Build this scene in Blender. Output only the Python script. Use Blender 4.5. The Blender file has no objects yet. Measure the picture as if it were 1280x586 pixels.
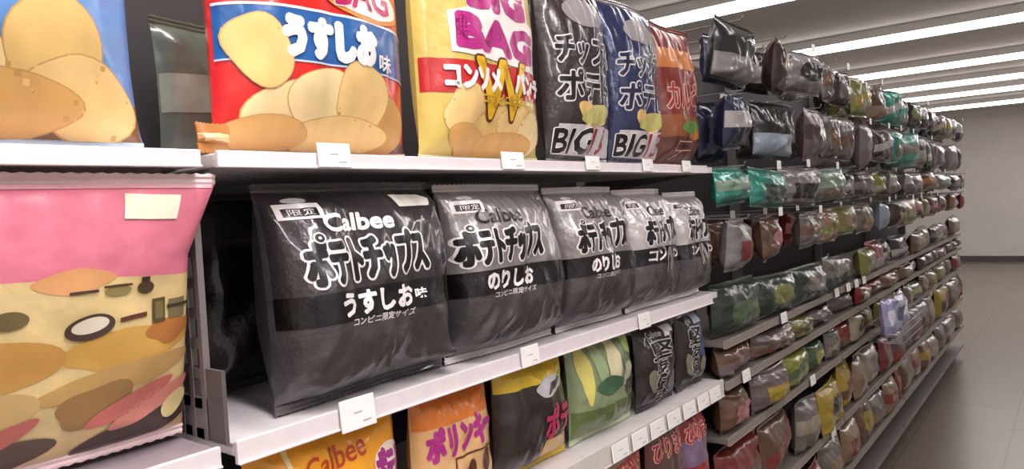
import bpy, bmesh, math, random
from mathutils import Vector, Matrix, noise
PI = math.pi
sc = bpy.context.scene
COL = sc.collection

# ---------------------------------------------------------------- camera
F = 903.0; EYE = 1.42; DIST = 0.776
vx = Vector(((1350-640)/F, -(222-293)/F, -1)).normalized()      # aisle direction seen from the camera
t_ = math.radians(3.0)
up = Vector((-math.sin(t_), math.cos(t_), 0)); up.z = -(up.x*vx.x+up.y*vx.y)/vx.z; up.normalize()
vy = up.cross(vx)
cd = bpy.data.cameras.new('camera'); cam = bpy.data.objects.new('camera', cd); COL.objects.link(cam)
cd.sensor_width = 36; cd.lens = 36*F/1280; cd.clip_start = .02; cd.clip_end = 60
cam.matrix_world = Matrix.Translation((0, -DIST, EYE)) @ Matrix((vx, vy, up)).to_4x4()
sc.camera = cam
# ---------------------------------------------------------------- world, light, exposure
w = bpy.data.worlds.new('world'); sc.world = w; w.use_nodes = True
w.node_tree.nodes['Background'].inputs[0].default_value = (.9, .86, .88, 1)
w.node_tree.nodes['Background'].inputs[1].default_value = .40
LAMP_W = 30; TUBE_E = 5.0
sc.view_settings.view_transform = 'Standard'; sc.view_settings.look = 'None'
sc.view_settings.exposure = 0.35; sc.view_settings.gamma = 1; sc.view_settings.use_curve_mapping = False

# ---------------------------------------------------------------- materials
def srgb(h):
    if isinstance(h, (tuple, list)): return tuple(h)+(1,)
    c = [int(h[i:i+2], 16)/255 for i in (0, 2, 4)]
    return tuple((x/12.92 if x <= .04045 else ((x+.055)/1.055)**2.4) for x in c)+(1,)
_M = {}
def mat(color, rough=.5, metal=0., coat=0., crough=.1, vary=.0, scale=30., bump=0., bscale=60.):
    key = (color, rough, metal, coat, crough, vary, scale, bump, bscale)
    if key in _M: return _M[key]
    m = bpy.data.materials.new('surface'); m.use_nodes = True
    nt = m.node_tree; b = nt.nodes['Principled BSDF']
    c = srgb(color)
    b.inputs['Base Color'].default_value = c
    b.inputs['Roughness'].default_value = rough; b.inputs['Metallic'].default_value = metal
    b.inputs['Coat Weight'].default_value = coat; b.inputs['Coat Roughness'].default_value = crough
    tc = nt.nodes.new('ShaderNodeTexCoord')
    n = nt.nodes.new('ShaderNodeTexNoise'); n.inputs['Scale'].default_value = scale; n.inputs['Detail'].default_value = 3
    nt.links.new(tc.outputs['Object'], n.inputs['Vector'])
    r = nt.nodes.new('ShaderNodeValToRGB'); v = max(vary, .04)
    r.color_ramp.elements[0].position = .3; r.color_ramp.elements[1].position = .7
    r.color_ramp.elements[0].color = tuple(x*(1-v) for x in c[:3])+(1,)
    r.color_ramp.elements[1].color = tuple(min(1, x*(1+v)) for x in c[:3])+(1,)
    nt.links.new(n.outputs['Fac'], r.inputs['Fac']); nt.links.new(r.outputs['Color'], b.inputs['Base Color'])
    if bump:
        n2 = nt.nodes.new('ShaderNodeTexNoise'); n2.inputs['Scale'].default_value = bscale; n2.inputs['Detail'].default_value = 4
        bp = nt.nodes.new('ShaderNodeBump'); bp.inputs['Strength'].default_value = bump; bp.inputs['Distance'].default_value = .01
        nt.links.new(tc.outputs['Object'], n2.inputs['Vector']); nt.links.new(n2.outputs['Fac'], bp.inputs['Height'])
        nt.links.new(bp.outputs['Normal'], b.inputs['Normal'])
    _M[key] = m; return m
def foil(c, metal=.55, rough=.3, coat=.7): return mat(c, rough, metal, coat, .10, .12, 18, .55, 26)
def film(c, rough=.32, coat=.55, vary=.08): return mat(c, rough, .0, coat, .12, vary, 22, .15, 45)
def ink(c, rough=.4, vary=.04, sc_=30.): return mat(c, rough, 0, .3, .15, vary, sc_)
def crisp(c): return mat(c, .45, 0, .25, .2, .14, 12.)
def emis(c, s):
    m = bpy.data.materials.new('lit tube'); m.use_nodes = True; b = m.node_tree.nodes['Principled BSDF']
    b.inputs['Emission Color'].default_value = srgb(c); b.inputs['Emission Strength'].default_value = s
    b.inputs['Base Color'].default_value = srgb(c); return m
def clear(c='E8E4E4', a=.35, rough=.1):
    m = bpy.data.materials.new('clear plastic'); m.use_nodes = True; b = m.node_tree.nodes['Principled BSDF']
    b.inputs['Base Color'].default_value = srgb(c); b.inputs['Alpha'].default_value = a; b.inputs['Roughness'].default_value = rough
    b.inputs['Coat Weight'].default_value = .5; return m

# ---------------------------------------------------------------- object helpers
def link(name, me, parent=None, loc=(0, 0, 0), rot=(0, 0, 0)):
    o = bpy.data.objects.new(name, me); COL.objects.link(o); o.location = loc; o.rotation_euler = rot
    if parent: o.parent = parent
    return o
def tag(o, label=None, cat=None, group=None, kind=None):
    if label: o['label'] = label
    if cat: o['category'] = cat
    if group: o['group'] = group
    if kind: o['kind'] = kind
    return o
def thing(name, label, cat, loc=(0, 0, 0), rot=(0, 0, 0), group=None):
    return tag(link(name, None, None, loc, rot), label, cat, group)
class MB:
    def __init__(s): s.v = []; s.f = []; s.m = []; s.sm = []
    def box(s, x0, x1, y0, y1, z0, z1, mi=0):
        b = len(s.v)
        s.v += [(x, y, z) for z in (z0, z1) for y in (y0, y1) for x in (x0, x1)]
        for q in ((0, 2, 3, 1), (4, 5, 7, 6), (0, 1, 5, 4), (2, 6, 7, 3), (0, 4, 6, 2), (1, 3, 7, 5)):
            s.f.append(tuple(b+i for i in q)); s.m.append(mi); s.sm.append(False)
    def tube(s, p, q, r, n=8, mi=0):
        p = Vector(p); q = Vector(q); d = (q-p).normalized(); a = d.orthogonal().normalized(); c = d.cross(a); b = len(s.v)
        for e in (p, q):
            for i in range(n):
                t = 2*PI*i/n; s.v.append(tuple(e+a*math.cos(t)*r+c*math.sin(t)*r))
        for i in range(n):
            j = (i+1) % n; s.f.append((b+i, b+j, b+n+j, b+n+i)); s.m.append(mi); s.sm.append(True)
        s.f.append(tuple(b+i for i in reversed(range(n)))); s.f.append(tuple(b+n+i for i in range(n))); s.m += [mi]*2; s.sm += [False]*2
    def build(s, name, mats, parent=None, loc=(0, 0, 0), rot=(0, 0, 0), bevel=0):
        me = bpy.data.meshes.new(name); me.from_pydata(s.v, [], s.f)
        for m in (mats if isinstance(mats, (list, tuple)) else [mats]): me.materials.append(m)
        me.polygons.foreach_set('material_index', s.m); me.polygons.foreach_set('use_smooth', s.sm); me.update()
        o = link(name, me, parent, loc, rot)
        if bevel:
            b = o.modifiers.new('bevel', 'BEVEL'); b.width = bevel; b.segments = 2; b.limit_method = 'ANGLE'
        return o
def boxo(name, m, b, parent=None, bevel=0, **k):
    mb = MB(); mb.box(*b); return mb.build(name, m, parent, bevel=bevel, **k)

# ---------------------------------------------------------------- flat print shapes (x, z in metres on a bag's face)
_T = {}
def text2d(body, x0, x1, z0, z1, bold=0., slant=0., rise=0., arc=0., res=2, xs=None, spacing=1., vertical=False):
    """glyph shapes fitted into a box; rise tilts, arc bends"""
    key = (body, round(bold, 4), res, spacing)
    if key not in _T:
        c = bpy.data.curves.new('writing', 'FONT'); c.body = body; c.size = 1; c.resolution_u = res; c.offset = bold
        c.space_character = spacing; c.space_line = .95
        if vertical: c.align_x = 'CENTER'
        o = bpy.data.objects.new('writing', c); COL.objects.link(o)
        me = bpy.data.meshes.new_from_object(o.evaluated_get(bpy.context.evaluated_depsgraph_get()))
        vs = [(v.co.x, v.co.y) for v in me.vertices]; fs = [tuple(p.vertices) for p in me.polygons]
        bpy.data.objects.remove(o); bpy.data.curves.remove(c); bpy.data.meshes.remove(me)
        _T[key] = (vs, fs)
    vs, fs = _T[key]
    ax = [v[0] for v in vs]; ay = [v[1] for v in vs]
    a0, a1, b0, b1 = min(ax), max(ax), min(ay), max(ay)
    out = []
    for x, y in vs:
        u = (x-a0)/(a1-a0); v = (y-b0)/(b1-b0)
        out.append((x0+(x1-x0)*u+slant*(z1-z0)*(v-.5), z0+(z1-z0)*v+rise*(u-.5)+arc*(1-(2*u-1)**2)))
    return out, fs
def bold2d(txt, x0, x1, z0, z1, r, n=12, **k):
    """the same letters laid n times on a small circle: an even, clean heavy weight"""
    v, f = text2d(txt, x0+r, x1-r, z0+r, z1-r, **k); V = []; Fc = []
    if r <= 0: return v, f
    for i in range(n):
        a = 2*PI*(i+.5)/n; b = len(V)
        V += [(x+r*math.cos(a), z+r*math.sin(a)) for x, z in v]; Fc += [tuple(b+j for j in q) for q in f]
    return V, Fc
def poly2d(pts): return list(pts), [tuple(range(len(pts)))]
def rect2d(x0, x1, z0, z1, rise=0., arc=0., n=14):
    v = []; f = []
    for i in range(n+1):
        u = i/n; d = rise*(u-.5)+arc*(1-(2*u-1)**2); x = x0+(x1-x0)*u
        v += [(x, z0+d), (x, z1+d)]
    for i in range(n): f.append((2*i, 2*i+2, 2*i+3, 2*i+1))
    return v, f
def ell2d(cx, cz, rx, rz, rot=0., n=28, lump=0., seed=0):
    r = random.Random(seed); k = [r.uniform(-lump, lump) for _ in range(4)]; p = []
    for i in range(n):
        t = 2*PI*i/n; q = 1+sum(k[j]*math.cos((j+1)*t+j) for j in range(4))
        x = rx*q*math.cos(t); z = rz*q*math.sin(t)
        p.append((cx+x*math.cos(rot)-z*math.sin(rot), cz+x*math.sin(rot)+z*math.cos(rot)))
    return poly2d(p)
def line2d(x0, z0, x1, z1, wd):
    d = Vector((x1-x0, z1-z0)).normalized()*wd/2
    return poly2d([(x0+d.y, z0-d.x), (x1+d.y, z1-d.x), (x1-d.y, z1+d.x), (x0-d.y, z0+d.x)])
def frame2d(x0, x1, z0, z1, t):
    v = [(x0, z0), (x1, z0), (x1, z1), (x0, z1), (x0+t, z0+t), (x1-t, z0+t), (x1-t, z1-t), (x0+t, z1-t)]
    return v, [(0, 1, 5, 4), (1, 2, 6, 5), (2, 3, 7, 6), (3, 0, 4, 7)]

# ---------------------------------------------------------------- bags
class BagShape:
    def __init__(s, w, h, d, nu, nv, seed=0, wr=1., pinch=.05, belly=.42, creases=9, sh=.012, box=2.8, taper=0., sharp=1., flare=0.):
        s.w, s.h, s.d, s.nu, s.nv = w, h, d, nu, nv; s.sh = sh; s.pinch = pinch; s.wr = wr; s.seed = seed; s.belly = belly; s.box = box; s.taper = taper; s.sharp = sharp; s.flare = flare
        r = random.Random(seed); s.cr = []
        for i in range(creases):
            # creases start near corners and seals and run to the middle
            e = r.choice(('tl', 'tr', 'bl', 'br', 't', 'b', 'b'))
            x = {'l': -.85, 'r': .85}.get(e[-1], r.uniform(-.7, .7))+r.uniform(-.1, .1)
            z = .93 if e[0] == 't' else .07
            L = r.uniform(.15, .38); a = math.atan2(.5-z, -x*.9)+r.uniform(-.6, .6)
            s.cr.append((x, z, x+L*1.6*math.cos(a), z+L*math.sin(a), r.choice((-1, 1, 1))*r.uniform(.0018, .0042), r.uniform(.035, .075)))
        s.ph = r.uniform(0, 6); s.fr = r.uniform(9, 14); s.o = r.uniform(0, 50)
        s.F = [[s._pt(-1+2*i/nu, j/nv, -1) for i in range(nu+1)] for j in range(nv+1)]
        s.B = [[s._pt(-1+2*i/nu, j/nv, 1) for i in range(nu+1)] for j in range(nv+1)]
    def prof(s, v):
        k = s.belly; q = v/k*.5 if v < k else .5+(v-k)/(1-k)*.5
        return max(0, (1-abs(2*q-1)**2.6))**.62
    def midy(s, u, v):
        return s.wr*(.006*math.sin(2.3*u+s.ph)*v**3)+s.wr*.004*math.sin(3.1*u+s.ph*2)*(1-v)**4
    def _pt(s, u, v, side):
        z = s.sh+v*(s.h-2*s.sh); p = s.prof(v)
        x = u*s.w/2*(1-s.pinch*p)*(1-s.taper*(1-v))*(1-s.flare*min(1, (1-v)/.28))
        t = s.d/2*p*max(0, 1-abs(u)**s.box)**.6
        edge = min(1, (1-abs(u))*6)
        q = noise.noise(Vector((u*2.2+s.o, v*3+s.o, side)))*.010+noise.noise(Vector((u*6+s.o, v*7, side+4)))*.004
        q += .0022*math.sin(u*s.fr*PI+s.ph)*(math.exp(-(1-v)/.10)+math.exp(-v/.08))
        for (x0, z0, x1, z1, a, wd) in s.cr:
            dx, dz = x1-x0, z1-z0; k = max(0, min(1, ((u-x0)*dx+(v-z0)*dz)/(dx*dx+dz*dz)))
            dd = math.hypot(u-x0-k*dx, v-z0-k*dz)/wd
            if dd < 2.5: q += a*s.sharp*math.exp(-dd*1.6)*(1-.5*k)*(1.2)
        q *= s.wr*edge*min(1, p*2+.25)
        y = s.midy(u, v)+side*(t+(q if side < 0 else q*.6))
        return (x, y, z)
    def nrm(s, j, i):
        if not hasattr(s, 'N'): s.N = {}
        if (j, i) not in s.N:
            G = s.F; a = Vector(G[j][min(s.nu, i+1)])-Vector(G[j][max(0, i-1)]); b = Vector(G[min(s.nv, j+1)][i])-Vector(G[max(0, j-1)][i])
            n = a.cross(b).normalized(); s.N[(j, i)] = -n if n.y > 0 else n
        return s.N[(j, i)]
    def at(s, x, z, off):
        u = max(-1, min(1, x/(s.w/2))); v = max(0, min(1, (z-s.sh)/(s.h-2*s.sh)))
        a = (u+1)/2*s.nu; b = v*s.nv; i = min(s.nu-1, int(a)); j = min(s.nv-1, int(b)); a -= i; b -= j
        P = [Vector(s.F[jj][ii]) for jj, ii in ((j, i), (j, i+1), (j+1, i), (j+1, i+1))]
        p = (P[0]*(1-a)+P[1]*a)*(1-b)+(P[2]*(1-a)+P[3]*a)*b
        N = [s.nrm(jj, ii) for jj, ii in ((j, i), (j, i+1), (j+1, i), (j+1, i+1))]
        n = ((N[0]*(1-a)+N[1]*a)*(1-b)+(N[2]*(1-a)+N[3]*a)*b).normalized()
        return p+n*off
def cut_and_wrap(shape, s2d, off):
    vs, fs = s2d; bm = bmesh.new(); bv = [bm.verts.new((x, 0, z)) for x, z in vs]
    for f in fs:
        try: bm.faces.new([bv[i] for i in f])
        except ValueError: pass
    hw = shape.w/2; ih = shape.h-2*shape.sh
    def cut(co, no): bmesh.ops.bisect_plane(bm, geom=bm.verts[:]+bm.edges[:]+bm.faces[:], dist=1e-7, plane_co=co, plane_no=no)
    xs = [v.co.x for v in bm.verts]; zs = [v.co.z for v in bm.verts]
    bmesh.ops.bisect_plane(bm, geom=bm.verts[:]+bm.edges[:]+bm.faces[:], plane_co=(hw*.985, 0, 0), plane_no=(1, 0, 0), clear_outer=True)
    bmesh.ops.bisect_plane(bm, geom=bm.verts[:]+bm.edges[:]+bm.faces[:], plane_co=(-hw*.985, 0, 0), plane_no=(-1, 0, 0), clear_outer=True)
    bmesh.ops.bisect_plane(bm, geom=bm.verts[:]+bm.edges[:]+bm.faces[:], plane_co=(0, 0, shape.h-shape.sh*1.02), plane_no=(0, 0, 1), clear_outer=True)
    bmesh.ops.bisect_plane(bm, geom=bm.verts[:]+bm.edges[:]+bm.faces[:], plane_co=(0, 0, shape.sh*1.02), plane_no=(0, 0, -1), clear_outer=True)
    for i in range(1, shape.nu):
        x = -hw+2*hw*i/shape.nu
        if min(xs) < x < max(xs): cut((x, 0, 0), (1, 0, 0))
    for j in range(1, shape.nv):
        z = shape.sh+ih*j/shape.nv
        if min(zs) < z < max(zs): cut((0, 0, z), (0, 0, 1))
    bm.verts.index_update()
    V = [tuple(shape.at(v.co.x, v.co.z, off)) for v in bm.verts]; Fc = []
    for f in bm.faces:
        ids = [v.index for v in f.verts]
        a, b, c = (f.verts[k].co for k in (0, 1, 2))
        if f.normal.length == 0: f.normal_update()
        f.normal_update()
        if f.normal.y > 0: ids.reverse()
        Fc.append(ids)
    bm.free(); return V, Fc
def bag(name, label, cat, group, shape, base, prints, loc, rotz=0., lean=0., seal=None, back=None, seal_top=True, roll=0.):
    """prints: list of (2d shape, material, layer)"""
    root = thing(name, label, cat, loc, (lean, roll, rotz), group)
    mats = [base]; V = []; Fc = []; mi = []
    nu, nv = shape.nu, shape.nv; W = nu+1
    for G in (shape.F, shape.B):
        for row in G: V += row
    n1 = W*(nv+1)
    for j in range(nv):
        for i in range(nu):
            a = j*W+i
            Fc.append((a, a+1, a+W+1, a+W)); Fc.append((n1+a+1, n1+a, n1+a+W, n1+a+W+1)); mi += [0, 0]
    for (s2, m, lay) in prints:
        if m not in mats: mats.append(m)
        v, f = cut_and_wrap(shape, s2, .0005*lay+.0003); b = len(V); V += v
        Fc += [tuple(b+i for i in q) for q in f]; mi += [mats.index(m)]*len(f)
    me = bpy.data.meshes.new('printed_pouch'); me.from_pydata(V, [], Fc)
    for m in mats: me.materials.append(m)
    me.polygons.foreach_set('material_index', mi); me.polygons.foreach_set('use_smooth', [True]*len(Fc)); me.update()
    link('printed_pouch', me, root)
    sm = seal or base
    for nm, v0, z0, z1 in (('top_seal', nv, shape.h-shape.sh, shape.h), ('bottom_seal', 0, 0, shape.sh)):
        mb = MB(); n = max(16, nu); rows = 4 if nu > 20 else 1
        for j in range(rows+1):
            for i in range(n+1):
                u = -1+2*i/n; x = u*shape.w/2*(1-(shape.taper+shape.flare if nm == 'bottom_seal' else 0)); y = shape.midy(u, 1 if nm == 'top_seal' else 0)
                z = z0+(z1-z0)*j/rows
                if (j == rows and nm == 'top_seal') or (j == 0 and nm != 'top_seal'): z += (.0008 if i % 2 else -.0008)
                if rows > 1 and 0 < j < rows: y += .0007*(-1)**j
                mb.v.append((x, y-.0009, z))
        o2 = len(mb.v); mb.v += [(x, y+.0018, z) for x, y, z in mb.v]
        for j in range(rows):
            for i in range(n):
                a = j*(n+1)+i; mb.f.append((a, a+1, a+n+2, a+n+1)); mb.f.append((o2+a+1, o2+a, o2+a+n+1, o2+a+n+2)); mb.m += [0, 0]; mb.sm += [False]*2
        mb.build(nm, sm, root)
    return root

# ---------------------------------------------------------------- room
FLOOR_X = (-3, 15.5); YW = (-3.0, 3.4); CEIL = 2.72
def shell(name, m, b): return tag(boxo(name, m, b), kind='structure')
fm = bpy.data.materials.new('floor tiles'); fm.use_nodes = True
nt = fm.node_tree; b_ = nt.nodes['Principled BSDF']; b_.inputs['Roughness'].default_value = .3
tc = nt.nodes.new('ShaderNodeTexCoord'); br = nt.nodes.new('ShaderNodeTexBrick'); br.offset = 0; br.inputs['Scale'].default_value = 1
br.inputs['Brick Width'].default_value = .45; br.inputs['Row Height'].default_value = .45; br.inputs['Mortar Size'].default_value = .004
br.inputs['Color1'].default_value = srgb('776C63'); br.inputs['Color2'].default_value = srgb('70665D'); br.inputs['Mortar'].default_value = srgb('57504A')
nt.links.new(tc.outputs['Object'], br.inputs['Vector']); nt.links.new(br.outputs['Color'], b_.inputs['Base Color'])
shell('floor', fm, (*FLOOR_X, *YW, -.08, 0))
cm = mat('D2CECA', .8, vary=.03, scale=3)
shell('ceiling', cm, (*FLOOR_X, *YW, CEIL, CEIL+.08))
wm = mat('C9C5C1', .75, vary=.04, scale=2)
shell('wall_back', wm, (FLOOR_X[0], FLOOR_X[1], YW[1], YW[1]+.1, 0, CEIL))
shell('wall_front', wm, (FLOOR_X[0], FLOOR_X[1], YW[0]-.1, YW[0], 0, CEIL))
shell('wall_end', wm, (FLOOR_X[1], FLOOR_X[1]+.1, YW[0], YW[1], 0, CEIL))
shell('wall_start', wm, (FLOOR_X[0]-.1, FLOOR_X[0], YW[0], YW[1], 0, CEIL))
shell('baseboard_end', mat('4A4542', .6), (FLOOR_X[1]-.02, FLOOR_X[1], YW[0]+.02, YW[1]-.02, 0, .1))

# ceiling tubes across the aisle
lamp_white = emis('FFF6F2', TUBE_E)
housing = mat('D8D6D4', .5)
LX = [(-1.6, 1.5), (.35, 1.9), (2.6, .4), (4.6, .25), (6.6, .3), (8.6, .6), (10.2, .7), (11.5, .7), (13.4, .7)]
names_l = ['behind the camera end of the aisle', 'above the dark chip bags', 'above the first bay past the dark bags', 'above the third bay past the dark bags',
           'over the far half of the gondola', 'just beyond the gondola end', 'second beyond the gondola end', 'third beyond the gondola end', 'closest to the end wall']
for (x, k), nm in zip(LX, names_l):
    r = thing('ceiling_light', 'long white fluorescent ceiling light, '+nm, 'ceiling light', (x, 0, CEIL), group='tube lights across the ceiling')
    boxo('housing', housing, (-.05, .05, -2.2, 2.6, -.07, -.001), r)
    boxo('tube', lamp_white, (-.04, .04, -2.15, 2.55, -.12, -.072), r)
    L = bpy.data.lights.new('tube_glow', 'AREA'); L.shape = 'RECTANGLE'; L.size = .14; L.size_y = 3.2; L.energy = LAMP_W*k; L.color = (1, .955, .95)
    lo = bpy.data.objects.new('tube_glow', L); COL.objects.link(lo); lo.parent = r; lo.location = (0, -.9, -.135)

# ---------------------------------------------------------------- gondola
white_steel = mat('D9D2D4', .42, coat=.2)
rail_white = mat('E6DDE0', .4, coat=.3)
rail_grey = mat('8C827B', .5)
board_grey = mat('746C68', .5)
panel_m = mat('2E2A2B', .6, vary=.1, scale=8)
post_m = mat('6F6867', .45, .3)
dark = mat('151314', .7)
BAYS = [(-.80, .43), (.44, 1.88), (1.89, 3.10), (3.11, 4.36), (4.37, 5.62), (5.63, 6.90)]
BN = ['bay with the pink bag', 'bay of the dark chip bags', 'first bay past the dark bags', 'second bay past the dark bags', 'third bay past the dark bags', 'last bay at the gondola end']
for (x0, x1), bn in zip(BAYS, BN):
    top = 2.25 if x1 < 1.0 else 1.95
    if x0 == .44: top = 1.97
    r = thing('back_panel', 'dark steel back panel of the '+bn, 'panel', (x0+.001, .440, 0), group='gondola back panels')
    mb = MB(); mb.box(0, x1-x0, 0, .02, .1, top); mb.build('panel_sheet', panel_m, r)
    boxo('top_channel', post_m, (0, x1-x0, 0, .03, top, top+.02), r)
    r = thing('display_plinth', 'low steel plinth under the '+bn, 'plinth', (x0, 0, 0), group='gondola plinths')
    boxo('kick_plate', mat('4A4442', .5), (0, x1-x0, .06, .07, 0, .09), r); boxo('deck', board_grey, (0, x1-x0, .0, .43, .09, .11), r, bevel=.002)
for k, (x, bn) in enumerate(zip((-.805, .435, 1.885, 3.105, 4.365, 5.625, 6.905), ('at the near end of the gondola', 'at the back between pink bag bay and dark bag bay', 'beside the last of the dark bags', 'between first and second bays past the dark bags', 'between second and third bays past the dark bags', 'before the last bay', 'at the far gondola end'))):
    r = thing('gondola_upright', 'slotted steel upright '+bn, 'upright', (x, .402, 0), group='gondola uprights')
    mb = MB(); H = 1.98
    for xx in (-.016, -.003, .010): mb.box(xx, xx+.006, 0, .035, 0, H)
    z = .02
    while z < H: mb.box(-.010, .010, .001, .034, z, z+.012); z += .035
    mb.build('slotted_post', post_m, r); boxo('slot_shade', dark, (-.012, .012, .02, .037, .01, H-.01), r)  # near-black inner box: shade inside the slots put into its colour
# slotted divider seen edge-on beside the pink bag
r = thing('shelf_divider', 'grey slotted steel divider standing between pink bag and first dark bag', 'divider', (.436, .0, 1.165))
mb = MB()
for y in (.035, .062, .088): mb.box(-.004, .004, y, y+.009, 0, .31)
z = 0.0
while z < .30: mb.box(-.0035, .0035, .04, .095, z, z+.012); z += .036
mb.box(-.0035, .0035, .035, .097, .0, .05)
mb.build('slotted_strip', mat('787070', .45, .1), r)
boxo('low_plate', mat('5E5659', .5), (-.0025, .0025, .0, .40, 0, .085), r)

def shelf(x0, x1, z, label, rail_h=.022, m=white_steel, rm=rail_white, depth=.40, group=None, y0=0., xr=None, tilt=0):
    r = thing('store_shelf', label, 'shelf', (x0, y0, z), group=group)
    L = x1-x0
    boxo('shelf_board', m, (0, L, .004, depth-y0, -.016, 0), r, bevel=.0015)
    mb = MB(); mb.box(0, xr-x0 if xr else L, -.004, .003, -rail_h+.003, .003); mb.box(0, xr-x0 if xr else L, -.007, -.004, -rail_h+.003, -rail_h+.006)
    mb.build('price_rail', rm, r, bevel=.001)
    for xx in (.006, L-.012):
        mb = MB(); b = len(mb.v); mb.v += [(xx, .03, -.017), (xx, depth-y0, -.017), (xx, depth-y0, -.06), (xx+.004, .03, -.017), (xx+.004, depth-y0, -.017), (xx+.004, depth-y0, -.06)]
        mb.f += [(0, 1, 2), (5, 4, 3), (0, 3, 4, 1), (1, 4, 5, 2), (2, 5, 3, 0)]; mb.m += [0]*5; mb.sm += [False]*5
        mb.build('bracket', post_m, r)
    return r
card_m = mat('F0ECEC', .45); line_m = mat('A8A2A4', .5); clearm = clear()
def price(x, z, wd, ht, label, y=-.0085, dz=0, bars=2):
    r = thing('price_tag', label, 'price tag', (x, y, z), (math.radians(-6), 0, 0), group='white price tags on the rails')
    boxo('holder', card_m, (-wd/2, wd/2, -.003, .0, -ht/2, ht/2), r, bevel=.0008)
    mb = MB(); mb.box(-wd*.14, wd*.10, -.0036, -.003, .001, .0022)
    mb.box(wd*.1, wd*.34, -.0036, -.003, -ht*.3, -ht*.26)
    mb.build('small_print', line_m, r)
    return r

# bay with the pink bag
shelf(-.80, .425, 1.5, 'white shelf above the pink bag, carrying the blue bag', .020)
shelf(-.80, .425, 1.163, 'pale shelf under the pink bag', .024, m=mat('9A8C92', .4))
shelf(-.80, .425, .86, 'shelf below the pink bag shelf, out of the light', .024)
# dark bag bay
shelf(.445, 1.875, 1.5, 'white shelf over the dark bags, carrying the large red and yellow bags', .020, xr=1.825)
shelf(.445, 1.875, 1.163, 'white shelf carrying the row of dark chip bags', .028, xr=1.825)
shelf(.445, 1.875, .92, 'shelf with the orange bag and small black bags, deep label rail', .046, rm=mat('D2CBC6', .45))
shelf(.445, 1.875, .61, 'shelf of red packs under the deep label rail', .024)
shelf(.445, 1.875, .30, 'lowest shelf beneath the red packs', .024)
ptags = [(.618, 1.156, .058, .042, 'white price tag below the first dark bag'), (1.005, 1.158, .05, .036, 'white price tag below the gap between second and third dark bags'),
         (1.43, 1.154, .05, .034, 'white price tag below the fourth dark bag'),
         (.605, 1.500, .052, .032, 'white price tag below the big red bag'), (.985, 1.500, .06, .030, 'white price tag below the yellow bag'),
         (1.245, 1.500, .05, .028, 'white price tag below the black and white bag'), (1.48, 1.499, .045, .028, 'white price tag below the blue and white bag'),
         (1.685, 1.499, .045, .028, 'white price tag below the red and green bag')]
for x, z, a, b, l in ptags: price(x, z, a, b, l)
for i, x in enumerate([1.30, 1.385, 1.47, 1.555, 1.64, 1.725, 1.80]):
    r = price(x, .90, .066, .036, ['cream price card on the deep rail '+s for s in ('under the green vegetable bag', 'under the edge of the green bag', 'before the first small black bag', 'under the first small black bag', 'between the two small black bags', 'under the second small black bag', 'at the far end of the deep rail')][i])

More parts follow.
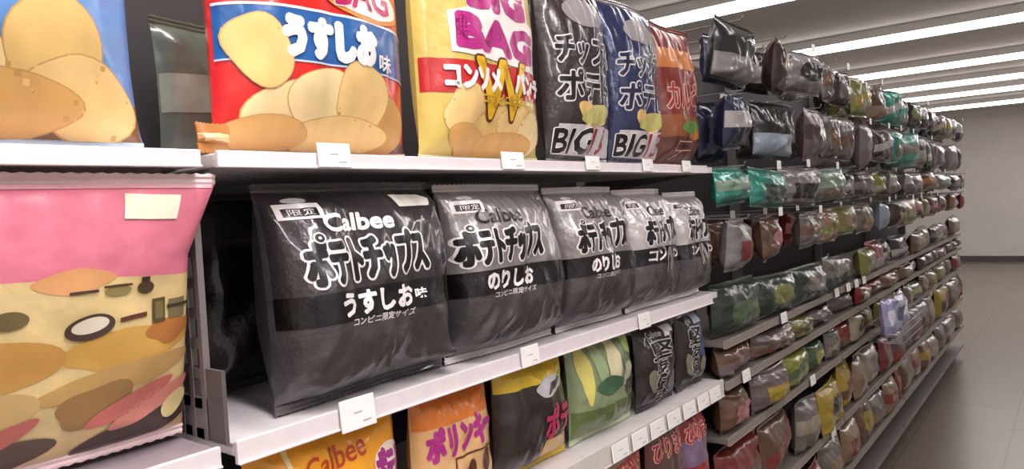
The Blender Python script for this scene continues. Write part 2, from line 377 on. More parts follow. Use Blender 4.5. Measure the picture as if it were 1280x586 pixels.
# ---------------------------------------------------------------- printed designs
W_ = ink('EDE6E6'); K_ = ink('0E0B0C'); G_ = ink('B9B2B3')
def outlined(txt, x0, x1, z0, z1, mo, mi, bold=.05, rim=.045, lay=3, **k):
    """heavy letters with a rim around them"""
    h = z1-z0; r = h*bold*.55; e = h*rim
    return [(bold2d(txt, x0-e, x1+e, z0-e, z1+e, r+e, n=18, **k), mo, lay), (bold2d(txt, x0, x1, z0, z1, r, **k), mi, lay+1.2)]
def dark_bag(name, label, w, h, d, seed, loc, upper, lower, flavour, logo, cons=False, rotz=0., lean=-.04, stamp=True, roll=0., sx=0., patch=False, nu=56, nv=60, full=True):
    sh = BagShape(w, h, d, nu, nv, seed, wr=1.15, creases=18, box=5, pinch=.035, sharp=1.9)
    P = []
    hw = w/2
    up_m = foil(upper); bandm = foil('120E10', .3, .3, .6); low_m = foil(lower, .35, .34, .6)
    P.append((rect2d(-hw, hw, h*.40, h*1.0), up_m, 0))
    P.append((rect2d(-hw, hw, h*.365, h*.50, arc=.004), bandm, 1))
    if full:
        a, b = -hw*(.68+sx), hw*(.64-sx*1.25); o_ = -hw*sx
        lg = W_ if logo == 'white' else ink('2A2627')
        P.append((bold2d('Calbee', -hw*.44+o_, hw*.30+o_, h*.765, h*.85, h*(.0045 if logo == 'white' else .002), slant=.15, res=3), lg, 2))
        P += outlined('ポテトチップス', a, b, h*.535, h*.755, ink('E4DDDD'), ink('060405'), bold=.085, rim=.045, lay=2, rise=.006)
        P.append((ell2d(a+(b-a)*.122, h*.742, w*.027, w*.024), ink('E4DDDD'), 4.4)); P.append((ell2d(a+(b-a)*.122, h*.742, w*.020, w*.018), ink('060405'), 5)); P.append((ell2d(a+(b-a)*.122, h*.742, w*.007, w*.006), W_, 6))
        if cons:
            P.append((bold2d('コン', -hw*.62, -hw*.12, h*.40, h*.49, h*.004), W_, 3)); 
            P.append((bold2d('W', -hw*.16, hw*.36, h*.30, h*.50, h*.005), ink('8E8788'), 4)); P.append((bold2d('パンチ', hw*.22, hw*.76, h*.405, h*.485, h*.004), W_, 5))
        else:
            P.append((bold2d(flavour, -hw*.46+o_, hw*.36+o_, h*.392, h*.50, h*.0055), W_, 3))
            if flavour == 'うすしお': P.append((text2d('味', hw*.39+o_, hw*.53+o_, h*.42, h*.47, bold=.03), W_, 3))
            P.append((text2d('コンビニ限定サイズ', -hw*.36+o_, hw*.36+o_, h*.350, h*.384, bold=.012, slant=.3), ink('CFC8C8'), 3))
        if stamp:
            P.append((rect2d(-hw*.92, -hw*.56, h*.83, h*.90), W_, 2)); P.append((rect2d(-hw*.88, -hw*.60, h*.842, h*.878), K_, 3))
            P.append((text2d('限定', -hw*.84, -hw*.64, h*.846, h*.874), W_, 4)); P.append((ell2d(-hw*.74, h*.912, w*.05, h*.012), ink('C9C2C2'), 3))
        if patch: P.append((poly2d([(hw*.30, h*.865), (hw*.74, h*.868), (hw*.78, h*.905), (hw*.70, h*.928), (hw*.26, h*.928)]), ink('E9E2D8'), 2))  # pale five-sided patch near the top of the face
    P.append((rect2d(-hw, hw, h*.035, h*.045), ink('565052'), 2))
    return bag(name, label, 'snack bag', 'dark monochrome chip bags', sh, low_m, P, loc, rotz, lean, seal=foil('5A5455' if logo == 'white' else 'D0CACB', .15), roll=roll)
Z2 = 1.1655
dark_bag('chip_bag', 'charcoal chip bag with white maker logo and white corner patch, beside the pink bag', .322, .303, .165, 3, (.690, .056, Z2), '413B3D', '4C4648', 'うすしお', 'white', patch=True, rotz=.03, sx=.17)
dark_bag('chip_bag', 'grey-topped black chip bag, second along from the pink bag, with white top seal', .305, .298, .15, 11, (1.008, .050, Z2), '9A9495', '4A4446', 'のりしお', 'dark', sx=.28)
dark_bag('chip_bag', 'grey-topped black chip bag in the middle of the five dark bags', .262, .290, .14, 21, (1.296, .047, Z2), '9A9495', '4C4648', 'のりしお', 'dark', sx=.14)
dark_bag('chip_bag', 'light-grey-topped chip bag, fourth along, next to the last dark one', .222, .282, .125, 31, (1.542, .043, Z2), 'BDB7B8', '565052', '', 'dark', cons=True)
dark_bag('chip_bag', 'light-grey-topped chip bag at the far end of the dark row', .180, .272, .115, 41, (1.752, .039, Z2), 'BDB7B8', '565052', '', 'dark', cons=True)
dark_bag('chip_bag', 'dark chip bag standing behind the charcoal one with white logo', .30, .30, .10, 51, (.665, .245, Z2), '2C2729', '2C2729', '', 'white', full=False, nu=30, nv=30)
dark_bag('chip_bag', 'dark chip bag in the second rank behind the white-sealed one', .30, .30, .10, 52, (1.06, .240, Z2), '2C2729', '2C2729', '', 'white', full=False, nu=30, nv=30)

# ---- chips drawn on a bag
CH = [crisp('E2BC74'), crisp('E8C382'), crisp('D8A662'), crisp('EDD29C'), crisp('C99656'), crisp('C8985A')]
def chips(lst, lay=2, seed=0):
    out = []
    for k, (cx, cz, rx, rz, rot, c) in enumerate(lst):
        out.append((ell2d(cx, cz, rx*1.03, rz*1.04, rot, lump=.05, seed=seed+k), CH[5], lay+k*.25)); out.append((ell2d(cx, cz, rx, rz, rot, lump=.05, seed=seed+k), CH[c], lay+k*.25+.12))
    return out
Z1 = 1.5025
# big red bag
w, h = .335, .40; sh = BagShape(w, h, .13, 52, 60, 71, wr=.7, creases=8)
P = [(rect2d(-w/2, w/2, .118, .185, rise=-.004, arc=.004), film('1F5A9C'), 1), (rect2d(-w/2, w/2, .184, .1875, rise=-.004, arc=.004), ink('D9DCE4'), 2), (rect2d(-w/2, w/2, .1155, .118, rise=-.004, arc=.004), ink('B9C4D8'), 2)]
P.append((rect2d(-w/2, w/2, .0, .026), film('5A2A22'), 1))
P += chips([(-.085, .058, .062, .036, .3, 3), (.0, .05, .07, .045, -.2, 2), (.085, .04, .06, .045, .1, 4), (-.035, .078, .05, .038, .4, 3), (.04, .082, .05, .048, -.3, 1), (.01, .03, .09, .025, 0, 1), (-.105, .03, .06, .022, 0, 2)], 2, 5)
P += chips([(-.120, .132, .036, .047, .45, 0)], 5, 9)
P.append((bold2d('うすしお', -.096, .064, .124, .182, .0052), W_, 6)); P.append((bold2d('味', .068, .098, .122, .148, .0008), W_, 6))
P.append((ell2d(.045, .222, .085, .032, -.1), ink('E08A3C'), 3)); P.append((ell2d(.045, .224, .079, .028, -.1), ink('F3E6DC'), 4))
P += outlined('BAG', -.01, .10, .204, .25, ink('F3E6DC'), ink('B5175E'), bold=.06, rim=.04, lay=5)
P += outlined('BIG', -.02, .09, .262, .312, ink('F3E6DC'), ink('B5175E'), bold=.06, rim=.04, lay=5)
P += outlined('ポテトチップス', -.13, .13, .325, .37, ink('F3E6DC'), ink('D9281E'), bold=.05, rim=.04, lay=3)
bag('chip_bag', 'big red chip bag with a blue band and pictured chips', 'snack bag', 'big bags on the upper shelf', sh, film('D0201C'), P, (.648, .075, Z1), .02, -.02, seal=film('D8B8A8'))
# big yellow bag
w, h = .325, .41; sh = BagShape(w, h, .125, 52, 60, 72, wr=.8, creases=9)
P = [(rect2d(-w/2, w/2, .112, .168, rise=.0, arc=-.004), film('B81F22'), 1)]
P += chips([(-.085, .082, .048, .042, .2, 1), (-.02, .055, .06, .035, .4, 0), (.05, .06, .055, .038, -.2, 1), (.10, .05, .04, .04, 0, 3), (-.07, .035, .05, .024, -.3, 2), (.03, .03, .08, .022, 0, 2)], 2, 15)
P.append((poly2d([(-.115, .178), (.115, .160), (.12, .242), (.09, .252), (.09, .318), (-.09, .318), (-.085, .252), (-.12, .244)]), ink('EFE3DF'), 3))
P.append((bold2d('BAG', -.108, .105, .178, .240, .006, rise=-.012), ink('B3237E'), 5))
P.append((bold2d('BIG', -.085, .082, .250, .308, .006, rise=-.006), ink('B3237E'), 5))
P.append((bold2d('W', -.074, .074, .066, .178, .007), ink('5A2A14'), 5)); P.append((bold2d('W', -.070, .070, .071, .174, .0035), ink('E7B51E'), 6.6))
P.append((bold2d('コンソメ', -.130, -.008, .116, .158, .0026, rise=-.003), W_, 8)); P.append((bold2d('パンチ', .030, .130, .116, .156, .0026, rise=-.003), W_, 8))
P.append((bold2d('コンビニ限定', -.055, .055, .097, .114, .0008), ink('E2B22E'), 9))
P += outlined('ポテトチップス', -.13, .13, .325, .37, ink('F3E6DC'), ink('D9281E'), bold=.05, rim=.04, lay=3)
bag('chip_bag', 'big yellow chip bag with magenta lettering and a red band', 'snack bag', 'big bags on the upper shelf', sh, film('CDB45E'), P, (.997, .070, Z1), .0, -.02, seal=film('D8D0A8'))
# black and white bag, blue and white bag, red and green bag
def big13(label, base, c2, x, wd, seed, txt):
    h = .385; sh = BagShape(wd, h, .11, 40, 48, seed, wr=1.1, creases=12); a = wd/2
    P = [(rect2d(-a*.85, a*.95, .006+.012, .078, rise=-.004), ink('C9C3C6'), 1)]
    P += outlined(txt, -a*.92, a*.02, .022, .072, W_, ink('141012'), bold=.07, rim=.035, lay=3, slant=.05)
    P += outlined('13', a*.10, a*.55, .022, .074, W_, ink('A8202C'), bold=.02, rim=.04, lay=3)
    P += chips([(a*.1, .098, a*.42, .022, .1, 3), (-a*.2, .104, a*.3, .018, -.4, 0)], 2, seed)
    P.append((ell2d(a*.1, .10, a*.5, .02, .2, lump=.1), crisp('BDB56A'), 4))
    P += outlined('ポテト', -a*.85, a*.7, .125, .190, ink('D6D0D4'), ink(c2), bold=.06, rim=.05, lay=3, slant=.1)
    P += outlined('チップス', -a*.85, a*.7, .20, .262, ink('D6D0D4'), ink(c2), bold=.06, rim=.05, lay=3, slant=.1)
    P.append((ell2d(0, .31, a*.6, .03), ink('8C8488'), 2))
    return bag('chip_bag', label, 'snack bag', 'big bags on the upper shelf', sh, foil(base, .3, .3, .6), P, (x, .065, Z1), 0, -.02, seal=foil('8E888A'))
big13('black and silver chip bag standing next to the yellow one', '3A3234', '14100F', 1.300, .235, 73, 'BIG')
big13('navy and silver chip bag between the black one and the red-lettered one', '2B3358', '1A1F3E', 1.545, .225, 74, 'BIG')
w, h = .215, .37; sh = BagShape(w, h, .10, 40, 48, 75, wr=1.1, creases=10); a = w/2
P = [(rect2d(-a, a, .0, .075), film('5A2A1E'), 1), (rect2d(-a, a, .075, .13), film('8C4A22'), 1), (ell2d(0, .10, a*.5, .018, .1, lump=.1), crisp('5E8A34'), 3), (ell2d(a*.3, .085, a*.4, .016, .1, lump=.1), crisp('B9702E'), 2)]
P += outlined('カルビー', -a*.8, a*.85, .145, .215, ink('D9A79A'), ink('9C2018'), bold=.03, rim=.04, lay=3, slant=.1)
P += [(frame2d(-a*.55, a*.2, .04, .065, .003), ink('C99A80'), 3), (rect2d(-a*.4, a*.05, .05, .055), ink('2A1612'), 3), (line2d(-a*.6, .02, -a*.2, .04, .003), ink('C99A80'), 3), (rect2d(-a, a, .25, .30), film('C8783A'), 1)]
bag('chip_bag', 'dark red snack bag with orange letters and green garnish, last on the upper shelf', 'snack bag', 'big bags on the upper shelf', sh, film('7A241A'), P, (1.772, .062, Z1), 0, -.02, seal=film('7A3A30'))

# blue bag and further ones on the upper shelf, pink bag bay
w, h = .34, .40; sh = BagShape(w, h, .12, 44, 50, 81, wr=.7, creases=8)
P = [(rect2d(-w/2, w/2, .0, .05), film('7A5228'), 1)] + chips([(-.03, .07, .06, .045, .2, 3), (.07, .095, .05, .05, .5, 0), (.10, .05, .06, .04, -.2, 1), (.02, .04, .08, .03, 0, 2), (-.11, .05, .06, .04, 0, 1)], 2, 25)
P.append((rect2d(-w/2, w/2, .20, .26, arc=.006), film('D8DEE8'), 1)); P += outlined('ポテトチップス', -.13, .13, .27, .33, W_, ink('24508C'), bold=.05, rim=.04, lay=3)
bag('chip_bag', 'light blue chip bag with pictured chips, above the pink bag', 'snack bag', 'big bags on the upper shelf', sh, film('5E8CC8'), P, (.222, .055, Z1), .03, -.02, seal=film('B8C8E0'))
sh = BagShape(.26, .24, .08, 24, 26, 82, wr=.9)
bag('chip_bag', 'grey-green snack bag set far back between the blue and red bags', 'snack bag', 'big bags on the upper shelf', sh, film('4A4E44'), [(rect2d(-.13, .13, .09, .15), film('77786A'), 1), (ell2d(0, .06, .08, .03), crisp('6A6048'), 2)], (.67, .34, Z1), .1, -.02)
sh = BagShape(.05, .036, .02, 16, 12, 83, wr=.4)
bag('snack_packet', 'tiny orange packet lying before the foot of the big red bag', 'snack packet', None, sh, film('B97A3A'), [(rect2d(-.02, .02, .014, .022), ink('E2C28A'), 1)], (.462, .03, Z1), .3, -.1)

# pink bag
w, h = .43, .312; sh = BagShape(w, h, .055, 60, 50, 91, wr=.6, creases=5, pinch=.0, box=5, flare=.13)
P = [(rect2d(-w/2, w/2, .0, .205, arc=.006, rise=-.012), film('DFC48C', vary=.12), 1)]
P += [(ell2d(.07, .206, .045, .012, .0, lump=.08, seed=4), crisp('D69A66'), 2), (ell2d(.125, .128, .075, .024, .06, lump=.08, seed=2), crisp('D0A050'), 2), (ell2d(.178, .140, .030, .014, .06, lump=.1, seed=2), crisp('B07038'), 3), (ell2d(-.02, .13, .08, .026, .0, lump=.05, seed=3), crisp('C8964E'), 2.4),
      (ell2d(.12, .098, .10, .014, .10, lump=.05, seed=7), crisp('C29A60'), 2.8), (ell2d(.09, .072, .045, .022, .2, lump=.1, seed=9), crisp('9C7848'), 3.1), (ell2d(-.06, .08, .08, .03, .1, lump=.1, seed=6), crisp('CFAE74'), 3)]
P += [(ell2d(.155, .034, .085, .020, .22, lump=.03, seed=12), ink('4A3A36'), 3.6), (ell2d(-.04, .03, .09, .02, .1, lump=.03, seed=12), ink('5A463C'), 3.6)]
for (x, z, rx, c) in ((.130, .066, .055, 'C66E66'), (.158, .058, .055, 'D08478'), (-.03, .05, .06, 'C06A60')): P.append((ell2d(x, z, rx, .0115, .34, lump=.04), crisp(c), 5))
P += [(ell2d(.190, .050, .020, .013, .6), crisp('E0CC92'), 6)]
# little tableware pictures
P += [(ell2d(.148, .192, .010, .007), ink('4A3A24'), 5), (rect2d(.143, .153, .197, .204), ink('3A2A1C'), 5), (ell2d(.115, .192, .016, .0055), ink('8A7A4A'), 5), (rect2d(.098, .132, .196, .1985), ink('4A3626'), 6), (rect2d(.06, .092, .193, .196), ink('4A3626'), 6)]
P += [(rect2d(.156, .173, .151, .178), ink('5A4E30'), 5), (rect2d(.159, .170, .155, .174), ink('7A6C44'), 6), (rect2d(.176, .207, .164, .168), ink('3E3224'), 5), (rect2d(.179, .202, .152, .174), ink('77684A'), 4), (rect2d(.116, .149, .159, .164, rise=.002), ink('5E3424'), 5), (ell2d(.082, .158, .028, .013, .1), ink('4A3830'), 5), (ell2d(.082, .160, .021, .008, .1), ink('DCD0BC'), 6), (rect2d(-.10, -.04, .163, .167), ink('5A4636'), 5), (ell2d(.0, .175, .02, .009), ink('6A5A3A'), 5)]
P += [(poly2d([(.115, .266), (.174, .264), (.175, .289), (.114, .291)]), ink('EDE8D0'), 3), (rect2d(-w/2, w/2, .296, .300), ink('F0B8C0'), 2)]
bag('snack_bag', 'pink snack bag with pictured food and a cream sticker', 'snack bag', 'large bags on the shelf by the slotted divider', sh, film('E47E94'), P, (.235, .078, Z2+.006), -.0, .2, seal=film('F3D8DA'))
sh = BagShape(.33, .30, .09, 30, 30, 92, wr=.6)
bag('snack_bag', 'peach-coloured snack bag with a brown foot, beyond the pink bag', 'snack bag', 'large bags on the shelf by the slotted divider', sh, film('E09A7A'), [(rect2d(-.17, .17, 0, .12), film('A8703A'), 1), (ell2d(0, .18, .09, .04), crisp('E2C28A'), 2)], (-.175, .05, Z2), 0, 0)
bag('chip_bag', 'green chip bag standing beyond the light blue one', 'snack bag', 'big bags on the upper shelf', BagShape(.33, .39, .11, 30, 30, 93, wr=.7), film('3E8A4E'), [(rect2d(-.17, .17, .16, .24), film('E3DFC8'), 1)] + chips([(0, .08, .08, .05, 0, 0)], 2, 3), (-.155, .06, Z1), 0, -.02)

# ---- third shelf down: orange, cream, yellow-black, green, small black bags
Z3 = .922
w, h = .262, .222; sh = BagShape(w, h, .09, 40, 44, 101, wr=.8)
P = [(text2d('Calbee', -.062, .050, .155, .185, bold=.01, slant=.1, rise=.012, res=3), ink('B8401A'), 2), (ell2d(.095, .135, .035, .03), ink('EBD7C8'), 2), (bold2d('ポテト', .062, .122, .10, .160, .003), ink('9C2A80'), 3), (ell2d(-.02, .07, .07, .04), crisp('E8B04A'), 1),
     (rect2d(-.1, .1, .02, .035), ink('B8401A'), 2), (rect2d(-.085, -.078, .14, .205), ink('F3DFA8'), 2)]
bag('snack_bag', 'orange snack bag with red maker logo, under the first dark bag', 'snack bag', 'bags on the deep rail shelf', sh, film('EFA21E'), P, (.612, .062, Z3), 0, .0, seal=film('E0962A'))
w, h = .19, .215; sh = BagShape(w, h, .08, 40, 44, 102, wr=.8)
P = [(rect2d(-w/2, w/2, .155, .215), film('D9782A'), 1), (bold2d('ポリンキー', -.08, .085, .105, .160, .003, rise=.012), ink('B02A86'), 3), (frame2d(-.03, .085, .02, .10, .003), ink('5A2A1A'), 3), (ell2d(.01, .07, .012, .018), ink('5A2A1A'), 3), (ell2d(.055, .075, .012, .020), ink('5A2A1A'), 3),
     (text2d('60g', -.05, .06, .175, .195, bold=.01), ink('C03A20'), 3)]
P.pop()
bag('snack_bag', 'cream snack bag with purple lettering and orange top', 'snack bag', 'bags on the deep rail shelf', sh, film('DDAE7A'), P, (.862, .060, Z3), 0, .0, seal=film('C9762E'))
w, h = .225, .216; sh = BagShape(w, h, .085, 40, 44, 103, wr=.9)
P = [(rect2d(-w/2, w/2, .166, .216, rise=.0), film('D6B21E'), 1), (ell2d(.04, .158, .052, .016, .15, lump=.3, seed=3), ink('B9B4B8'), 3), (ell2d(.05, .160, .03, .006, .5, lump=.3, seed=8), ink('3A3438'), 4), (ell2d(.075, .175, .018, .010, .2), crisp('C9B95A'), 4),
     (bold2d('ポテ', -.0, .10, .055, .12, .003), ink('B8305A'), 3), (rect2d(.0, .11, .0, .055), film('D0A868'), 2)]
bag('snack_bag', 'black snack bag with yellow top and a silver crest', 'snack bag', 'bags on the deep rail shelf', sh, film('2A2220'), P, (1.08, .060, Z3), 0, .0, seal=film('C9A82A'))
w, h = .255, .216; sh = BagShape(w, h, .085, 40, 44, 104, wr=.9)
P = []
for (x, z, rx, rz, rot, c) in ((-.095, .15, .016, .07, .1, 'D8CC6E'), (-.05, .165, .018, .06, .2, '98AC80'), (0, .155, .022, .06, -.1, 'D9D2A8'), (.045, .165, .018, .055, .35, '7A9068'), (.085, .185, .026, .03, .3, 'B0C070'), (.06, .12, .035, .02, .5, 'B8B8A0'), (-.02, .11, .05, .02, 0, '3F6446')):
    P.append((ell2d(x, z, rx, rz, rot, lump=.08), crisp(c), 2+len(P)*.2))
P += [(text2d('野菜', .045, .10, .075, .11, bold=.04), ink('101008'), 5), (rect2d(-w/2, w/2, .0, .07), film('5A6A3A'), 1)]
bag('snack_bag', 'green snack bag with pictured vegetables and leaves', 'snack bag', 'bags on the deep rail shelf', sh, film('86926E'), P, (1.335, .058, Z3), 0, .0, seal=film('B8C2A0'))
def small_black(label, x, wd, seed, blue=False):
    h = .20; sh = BagShape(wd, h, .065, 32, 40, seed, wr=.9); a = wd/2
    P = [(text2d('Calbee', -a*.55, a*.1, .168, .183, bold=.01, slant=.1), ink('B8B0B0'), 2), (poly2d([(a*.2, .166), (a*.75, .172), (a*.76, .192), (a*.2, .188)]), ink('D9D4D0' if not blue else 'A9B4CC'), 2)]
    z = .158
    for k, (ch, s) in enumerate((('堅', 1.), ('あ', .8), ('げ', .72), ('ポ', .6), ('テ', .5), ('ト', .5))):
        hh = .040*s; ww = a*1.0*s
        P += outlined(ch, -a*.1-ww/2, -a*.1+ww/2, z-hh, z, ink('C2BABA'), ink('0C0809'), bold=.06, rim=.07, lay=3); z -= hh*1.08
    P += [(ell2d(-a*.55, .07, a*.16, .03, .3), crisp('7A7866'), 2), (ell2d(a*.5, .06, a*.16, .02, -.4), crisp('6E6A5C'), 2)]
    if blue: P.append((rect2d(a*.35, a*.95, .08, .165), film('2E3C66'), 1))
    return bag('snack_bag', label, 'snack bag', 'bags on the deep rail shelf', sh, foil('2A2224', .2, .35, .5), P, (x, .050, Z3), 0, .0)
small_black('small black chip bag with vertical lettering and white corner tag', 1.575, .19, 105)
small_black('small black chip bag with vertical lettering and a blue side', 1.765, .155, 106, True)

# ---- fourth shelf: red packs under the deep rail
Z4 = .612
def red_pack(label, x, wd, h, base, top, letters, seed, lettercol='B8283A', rim='D9B8A8', extra=()):
    sh = BagShape(wd, h, .07, 30, 36, seed, wr=.8); a = wd/2
    P = [(rect2d(-a, a, h*.45, h*.72), film(top), 1)] + outlined(letters, -a*.85, a*.85, h*.70, h*.88, ink(rim), ink(lettercol), bold=.03, rim=.05, lay=3, slant=.1, rise=.004) + list(extra)
    return bag('snack_bag', label, 'snack bag', 'packs under the deep label rail', sh, film(base), P, (x, .05, Z4), 0, 0, seal=film('9A8A84'))
w = .23
sh = BagShape(w, .285, .07, 30, 36, 111, wr=.7)
bag('snack_bag', 'tan snack bag with slanting red ribbon of small lettering', 'snack bag', 'packs under the deep label rail', sh, film('A88A66'),
    [(rect2d(-w/2, w/2, .205, .235, rise=.01), film('A81F26'), 2), (text2d('100%おいしさ', -.08, .09, .211, .231, bold=.01, rise=.006), ink('DDC2A8'), 3), (rect2d(-w/2, w/2, .245, .285), film('4E6A50'), 1), (ell2d(0, .15, .07, .05), crisp('C9A866'), 1)], (1.37, .05, Z4), seal=film('6E7A66'))
red_pack('dark red snack bag with slanted lettering under the cards of the deep rail', 1.60, .19, .262, '6E3A34', '5A3A38', 'ぴりまる', 112)
red_pack('bright red snack bag, last of its shelf, with slanted lettering', 1.765, .135, .250, '9A2630', '7C6480', 'ぴりまる', 113)
red_pack('pink and cream snack bag next to the tan ribboned one', 1.14, .20, .27, 'B98C6C', 'C9A890', 'あられ', 114, 'B8305A')
red_pack('plain brown snack bag beside the pink and cream one', .92, .20, .27, '7A5034', '9A6A44', 'せんべい', 115, '5A2A1A')

# ---------------------------------------------------------------- far bays: rows of small packs
SH = [(1.73, 'topmost shelf'), (1.50, 'second shelf from the top'), (1.36, 'third shelf from the top'), (1.20, 'fourth shelf from the top'), (1.02, 'fifth shelf from the top'),
      (.905, 'sixth shelf from the top'), (.75, 'third shelf above the plinth'), (.495, 'second shelf above the plinth'), (.27, 'first shelf above the plinth')]
BN2 = ['first bay past the dark bags', 'second bay past the dark bags', 'third bay past the dark bags', 'last bay before the gondola end']
for (x0, x1), bn in zip(BAYS[2:], BN2):
    for z, nm in SH[4:]: shelf(x0+.005, x1-.005, z, 'thin grey shelf, %s in the %s' % (nm, bn), .018 if z > 1.1 else .022, m=board_grey, rm=(mat('544C49', .5) if z > 1.1 else rail_grey), group='thin shelves in the far bays')
CN = {'teal': '3E9C8C', 'navy': '23284A', 'black': '1C181A', 'dark brown': '3E2C28', 'brown': '6E4E3C', 'grey': '756C68', 'silver': '948E8F', 'mauve': '6E5C5E', 'olive': '7A7A3A', 'lime': '8E9438', 'tan': '94785E',
      'orange': 'A06A38', 'red': '86302C', 'dark green': '26362C', 'green': '445E3C', 'cream': 'A89C88', 'white': 'BDB7B4', 'yellow': 'AE932C', 'pink': 'B87A80', 'lilac': '9A94B8', 'pale blue': 'A4B0C0', 'pale green': '8FA894'}
FEAT = ['a %s band', 'a %s disc', 'a %s foot', 'a %s window', 'a slanting %s stripe']
# hand-set packs of the first two bays: (width, height, colour, second colour, feature)
ROWS = {
 0: [('black', 'silver'), ('navy', 'white'), ('dark brown', 'cream'), ('black', 'white'), ('silver', 'black'), ('white', 'black'), ('grey', 'brown'), ('dark brown', 'grey'), ('black', 'olive'), ('olive', 'yellow'), ('olive', 'cream'), ('brown', 'tan'), ('tan', 'pink'), ('teal', 'white'), ('grey', 'teal')],
 1: [('navy', 'white'), ('navy', 'pale blue'), ('black', 'pale blue'), ('dark brown', 'silver'), ('mauve', 'dark brown'), ('dark brown', 'silver'), ('grey', 'brown'), ('black', 'silver'), ('grey', 'mauve'), ('grey', 'silver'), ('dark brown', 'white'), ('mauve', 'grey'), ('teal', 'grey'), ('green', 'white')],
 2: [('teal', 'pale green'), ('teal', 'dark green'), ('silver', 'black'), ('grey', 'white'), ('pale green', 'grey'), ('orange', 'cream'), ('black', 'silver'), ('silver', 'grey'), ('dark brown', 'grey'), ('mauve', 'grey'), ('lime', 'cream'), ('dark green', 'grey'), ('white', 'grey'), ('brown', 'orange')],
 3: [('silver', 'red'), ('brown', 'silver'), ('brown', 'pink'), ('dark brown', 'white'), ('grey', 'brown'), ('red', 'pink'), ('tan', 'olive'), ('olive', 'tan'), ('dark brown', 'tan'), ('grey', 'tan'), ('brown', 'grey'), ('pale blue', 'white'), ('yellow', 'olive')],
 4: [('dark green', 'green'), ('dark green', 'olive'), ('dark green', 'grey'), ('grey', 'dark green'), ('olive', 'grey'), ('red', 'white'), ('black', 'white'), ('brown', 'tan'), ('tan', 'brown')],
 5: [('brown', 'mauve'), ('mauve', 'brown'), ('olive', 'brown'), ('dark brown', 'grey'), ('mauve', 'grey'), ('red', 'cream'), ('red', 'brown'), ('tan', 'brown')],
 6: [('brown', 'pink'), ('mauve', 'yellow'), ('lime', 'green'), ('green', 'lime'), ('grey', 'cream'), ('red', 'brown'), ('cream', 'brown'), ('brown', 'olive'), ('olive', 'tan')],
 7: [('red', 'brown'), ('brown', 'red'), ('grey', 'cream'), ('yellow', 'black'), ('yellow', 'brown'), ('tan', 'cream'), ('cream', 'grey'), ('red', 'grey'), ('mauve', 'red')],
 8: [('red', 'cream'), ('brown', 'grey'), ('red', 'pink'), ('grey', 'tan'), ('tan', 'red'), ('brown', 'yellow')]}
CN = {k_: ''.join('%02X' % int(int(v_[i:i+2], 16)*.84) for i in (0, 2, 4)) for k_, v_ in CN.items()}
ORD = ('top', 'second', 'third', 'fourth', 'fifth', 'sixth', 'seventh', 'eighth', 'ninth')
HT = [.16, .195, .125, .135, .15, .095, .135, .20, .19]
rnd = random.Random(5)
HT = [.175, .198, .132, .145, .150, .092, .130, .205, .19]
used = set()
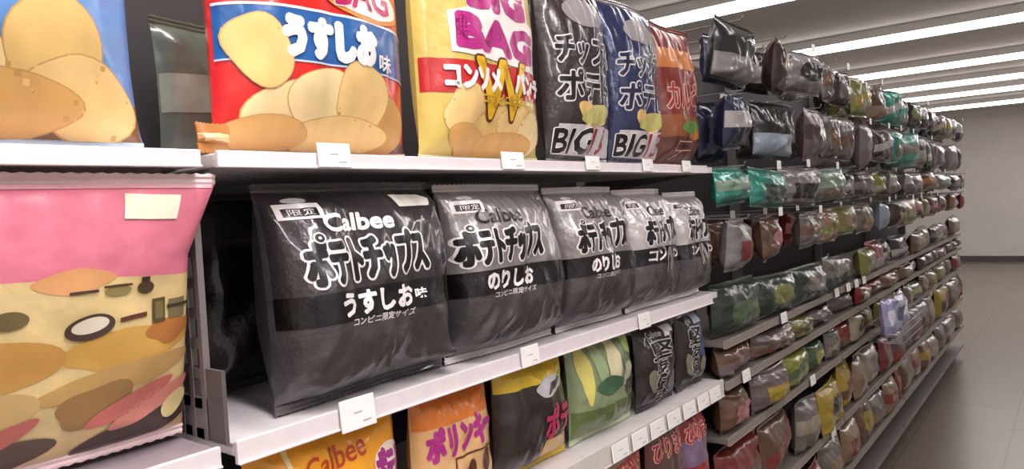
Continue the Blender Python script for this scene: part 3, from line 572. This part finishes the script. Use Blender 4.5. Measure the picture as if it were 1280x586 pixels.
for ri, (z, rn) in enumerate(SH):
    for bi, (x0, x1) in enumerate(BAYS[2:]):
        x = x0+.012; wide = [.24, .25, .27, .23, .36, .30, .26, .28, .28][ri]
        k = 0
        seq = ROWS[ri]
        while x < x1-.11:
            idx = getattr(rnd, '_n', 0)
            wd = wide*rnd.uniform(.75, 1.2)*(1, .9, .95, 1)[bi]
            if x+wd > x1-.008: wd = x1-.008-x
            if wd < .10: break
            off = sum(round(1.22/wide/(.78 if ri < 4 else 1)) for bb in range(bi))
            n = off+k
            if n < len(seq): c1, c2 = seq[n]
            else:
                c1, c2 = rnd.choice(seq); 
                if rnd.random() < .3: c1 = rnd.choice(['grey', 'brown', 'tan', 'mauve', 'olive', 'silver'])
                if c1 == c2: c2 = 'cream'
            for tr in range(60):
                fi = rnd.randrange(5)
                if (ri, bi, c1, c2, fi) not in used: break
                if tr > 12: c2 = rnd.choice([c for c in CN if c != c1])
            used.add((ri, bi, c1, c2, fi))
            h = HT[ri]*rnd.uniform(.80, 1.0)
            nu = (26, 18, 12, 10)[bi]
            shp = BagShape(wd*.98, h, min(.085, wd*.42), nu, nu, 1000+ri*100+bi*25+k, wr=1.2 if bi < 2 else 1.1, creases=12, sharp=1.6, sh=.007)
            a = wd/2
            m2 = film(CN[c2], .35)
            if fi == 0: P = [(rect2d(-a, a, h*.4, h*.68, n=2), m2, 1)]
            elif fi == 1: P = [(ell2d(0, h*.52, a*.55, h*.24, n=12), m2, 1)]
            elif fi == 2: P = [(rect2d(-a, a, 0, h*.42, n=2), m2, 1)]
            elif fi == 3: P = [(rect2d(-a*.6, a*.6, h*.2, h*.6, n=2), m2, 1)]
            else: P = [(poly2d([(-a*.9, h*.25), (a*.9, h*.6), (a*.9, h*.82), (-a*.9, h*.47)]), m2, 1)]
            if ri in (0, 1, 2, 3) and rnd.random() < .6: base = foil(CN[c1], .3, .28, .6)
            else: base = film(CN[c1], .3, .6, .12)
            lbl = '%s snack pack with %s, %s row, %s far bay' % (c1, FEAT[fi] % c2, ORD[ri], ('first', 'second', 'third', 'last')[bi])
            yaw = rnd.uniform(-.10, .10); rl = 0; y_ = .026+rnd.uniform(-.02, .02); zz = z+.004; ln = rnd.uniform(-.07, .0); xc = x+wd/2
            if ri < 4:      # hanging from a hook
                yaw = rnd.uniform(-.30, .25)*(0 if (bi, ri) == (0, 2) and k < 2 else 1); rl = rnd.uniform(-.07, .07); y_ = (.115 if k % 2 and not ((bi, ri) == (0, 2) and k < 2) else .0)+rnd.uniform(-.015, .015); ln = rnd.uniform(-.02, .10); zz = z+(.19, .215, .148, .158)[ri]-h-.006+rnd.uniform(-.006, .004)
                hk = thing('peg_hook', 'hook of the %s pack with %s, %s row, %s far bay' % (c1, FEAT[fi] % c2, ORD[ri], ('first', 'second', 'third', 'last')[bi]), 'hook', (xc, .438, zz+h+.003), group='peg hooks of the far bays')
                mb = MB(); mb.tube((0, 0, 0), (0, y_-.48, 0), .002, 6); mb.tube((0, y_-.48, 0), (0, y_-.485, .012), .002, 6); mb.build('rod', post_m, hk)
                if rnd.random() < .4: boxo('hook_tag', card_m, (-.018, .018, y_-.487, y_-.486, -.004, .022), hk)
            bag('snack_pack', lbl, 'snack pack', 'snack packs of the '+rn, shp, base, P, (xc, y_, zz), yaw, ln, roll=rl)
            x += wd*(.74 if ri < 4 and not ((bi, ri) == (0, 2) and k < 2) else 1)+rnd.uniform(.002, .01); k += 1

# wire basket hooked on the shelf front with pale packs lying in it
steel = mat('9A9698', .35, .6)
bx = thing('wire_basket', 'small wire basket hooked on the shelf fronts, holding pale lilac packs', 'basket', (3.30, -.062, .775))
mb = MB(); Wd, Dp, Hh = .46, .13, .07
for z in (0, .035, .07):
    for p, q in (((0, 0, z), (Wd, 0, z)), ((0, -Dp, z), (Wd, -Dp, z)), ((0, 0, z), (0, -Dp, z)), ((Wd, 0, z), (Wd, -Dp, z))): mb.tube(p, q, .0018, 6)
for i in range(13):
    x = Wd*i/12; mb.tube((x, -Dp, 0), (x, -Dp, Hh), .0013, 5); mb.tube((x, 0, 0), (x, -Dp, 0), .0013, 5)
mb.build('wire_mesh', steel, bx)
mb = MB()
for x in (.05, .41): mb.tube((x, 0, .07), (x, 0, .123), .002, 6); mb.tube((x, 0, .123), (x, .054, .127), .002, 6)
mb.build('hanger', steel, bx)
for k, (x, c1, c2, l) in enumerate(((3.385, '9A94B8', 'CFCBD8', 'lilac pack with white window, first in the wire basket'), (3.535, 'A4A8BC', '5A5A78', 'pale blue pack with dark band, leaning in the wire basket'), (3.685, 'B0ACC0', 'D8D4E0', 'pale lilac pack at the far side of the wire basket'))):
    shp = BagShape(.138, .17, .05, 18, 18, 700+k, wr=1.2, creases=10, sharp=1.6, sh=.007)
    bag('snack_pack', l, 'snack pack', 'packs in the wire basket', shp, foil(c1, .2, .25, .7), [(rect2d(-.05, .05, .06, .12), film(c2), 1)], (x, -.125, .780), (-.04, .05, -.03)[k], (-.05, .05, -.08)[k], roll=(.0, .0, .0)[k])

for x, z, l in ((2.37, 1.017, 'white price tag under the dark green packs'), (2.02, .903, 'white price tag at the start of the sixth row'), (2.66, .748, 'white price tag on the seventh row rail'), (3.02, 1.017, 'white price tag at the end of the first far bay, fifth row'),
                (3.20, 1.017, 'first white price tag of the second far bay, fifth row'), (3.34, 1.017, 'second white price tag of the second far bay, fifth row'), (3.48, 1.017, 'third white price tag of the second far bay, fifth row'), (2.9, .493, 'white price tag on the eighth row rail')):
    price(x, z, .055, .034, l, y=-.0115)
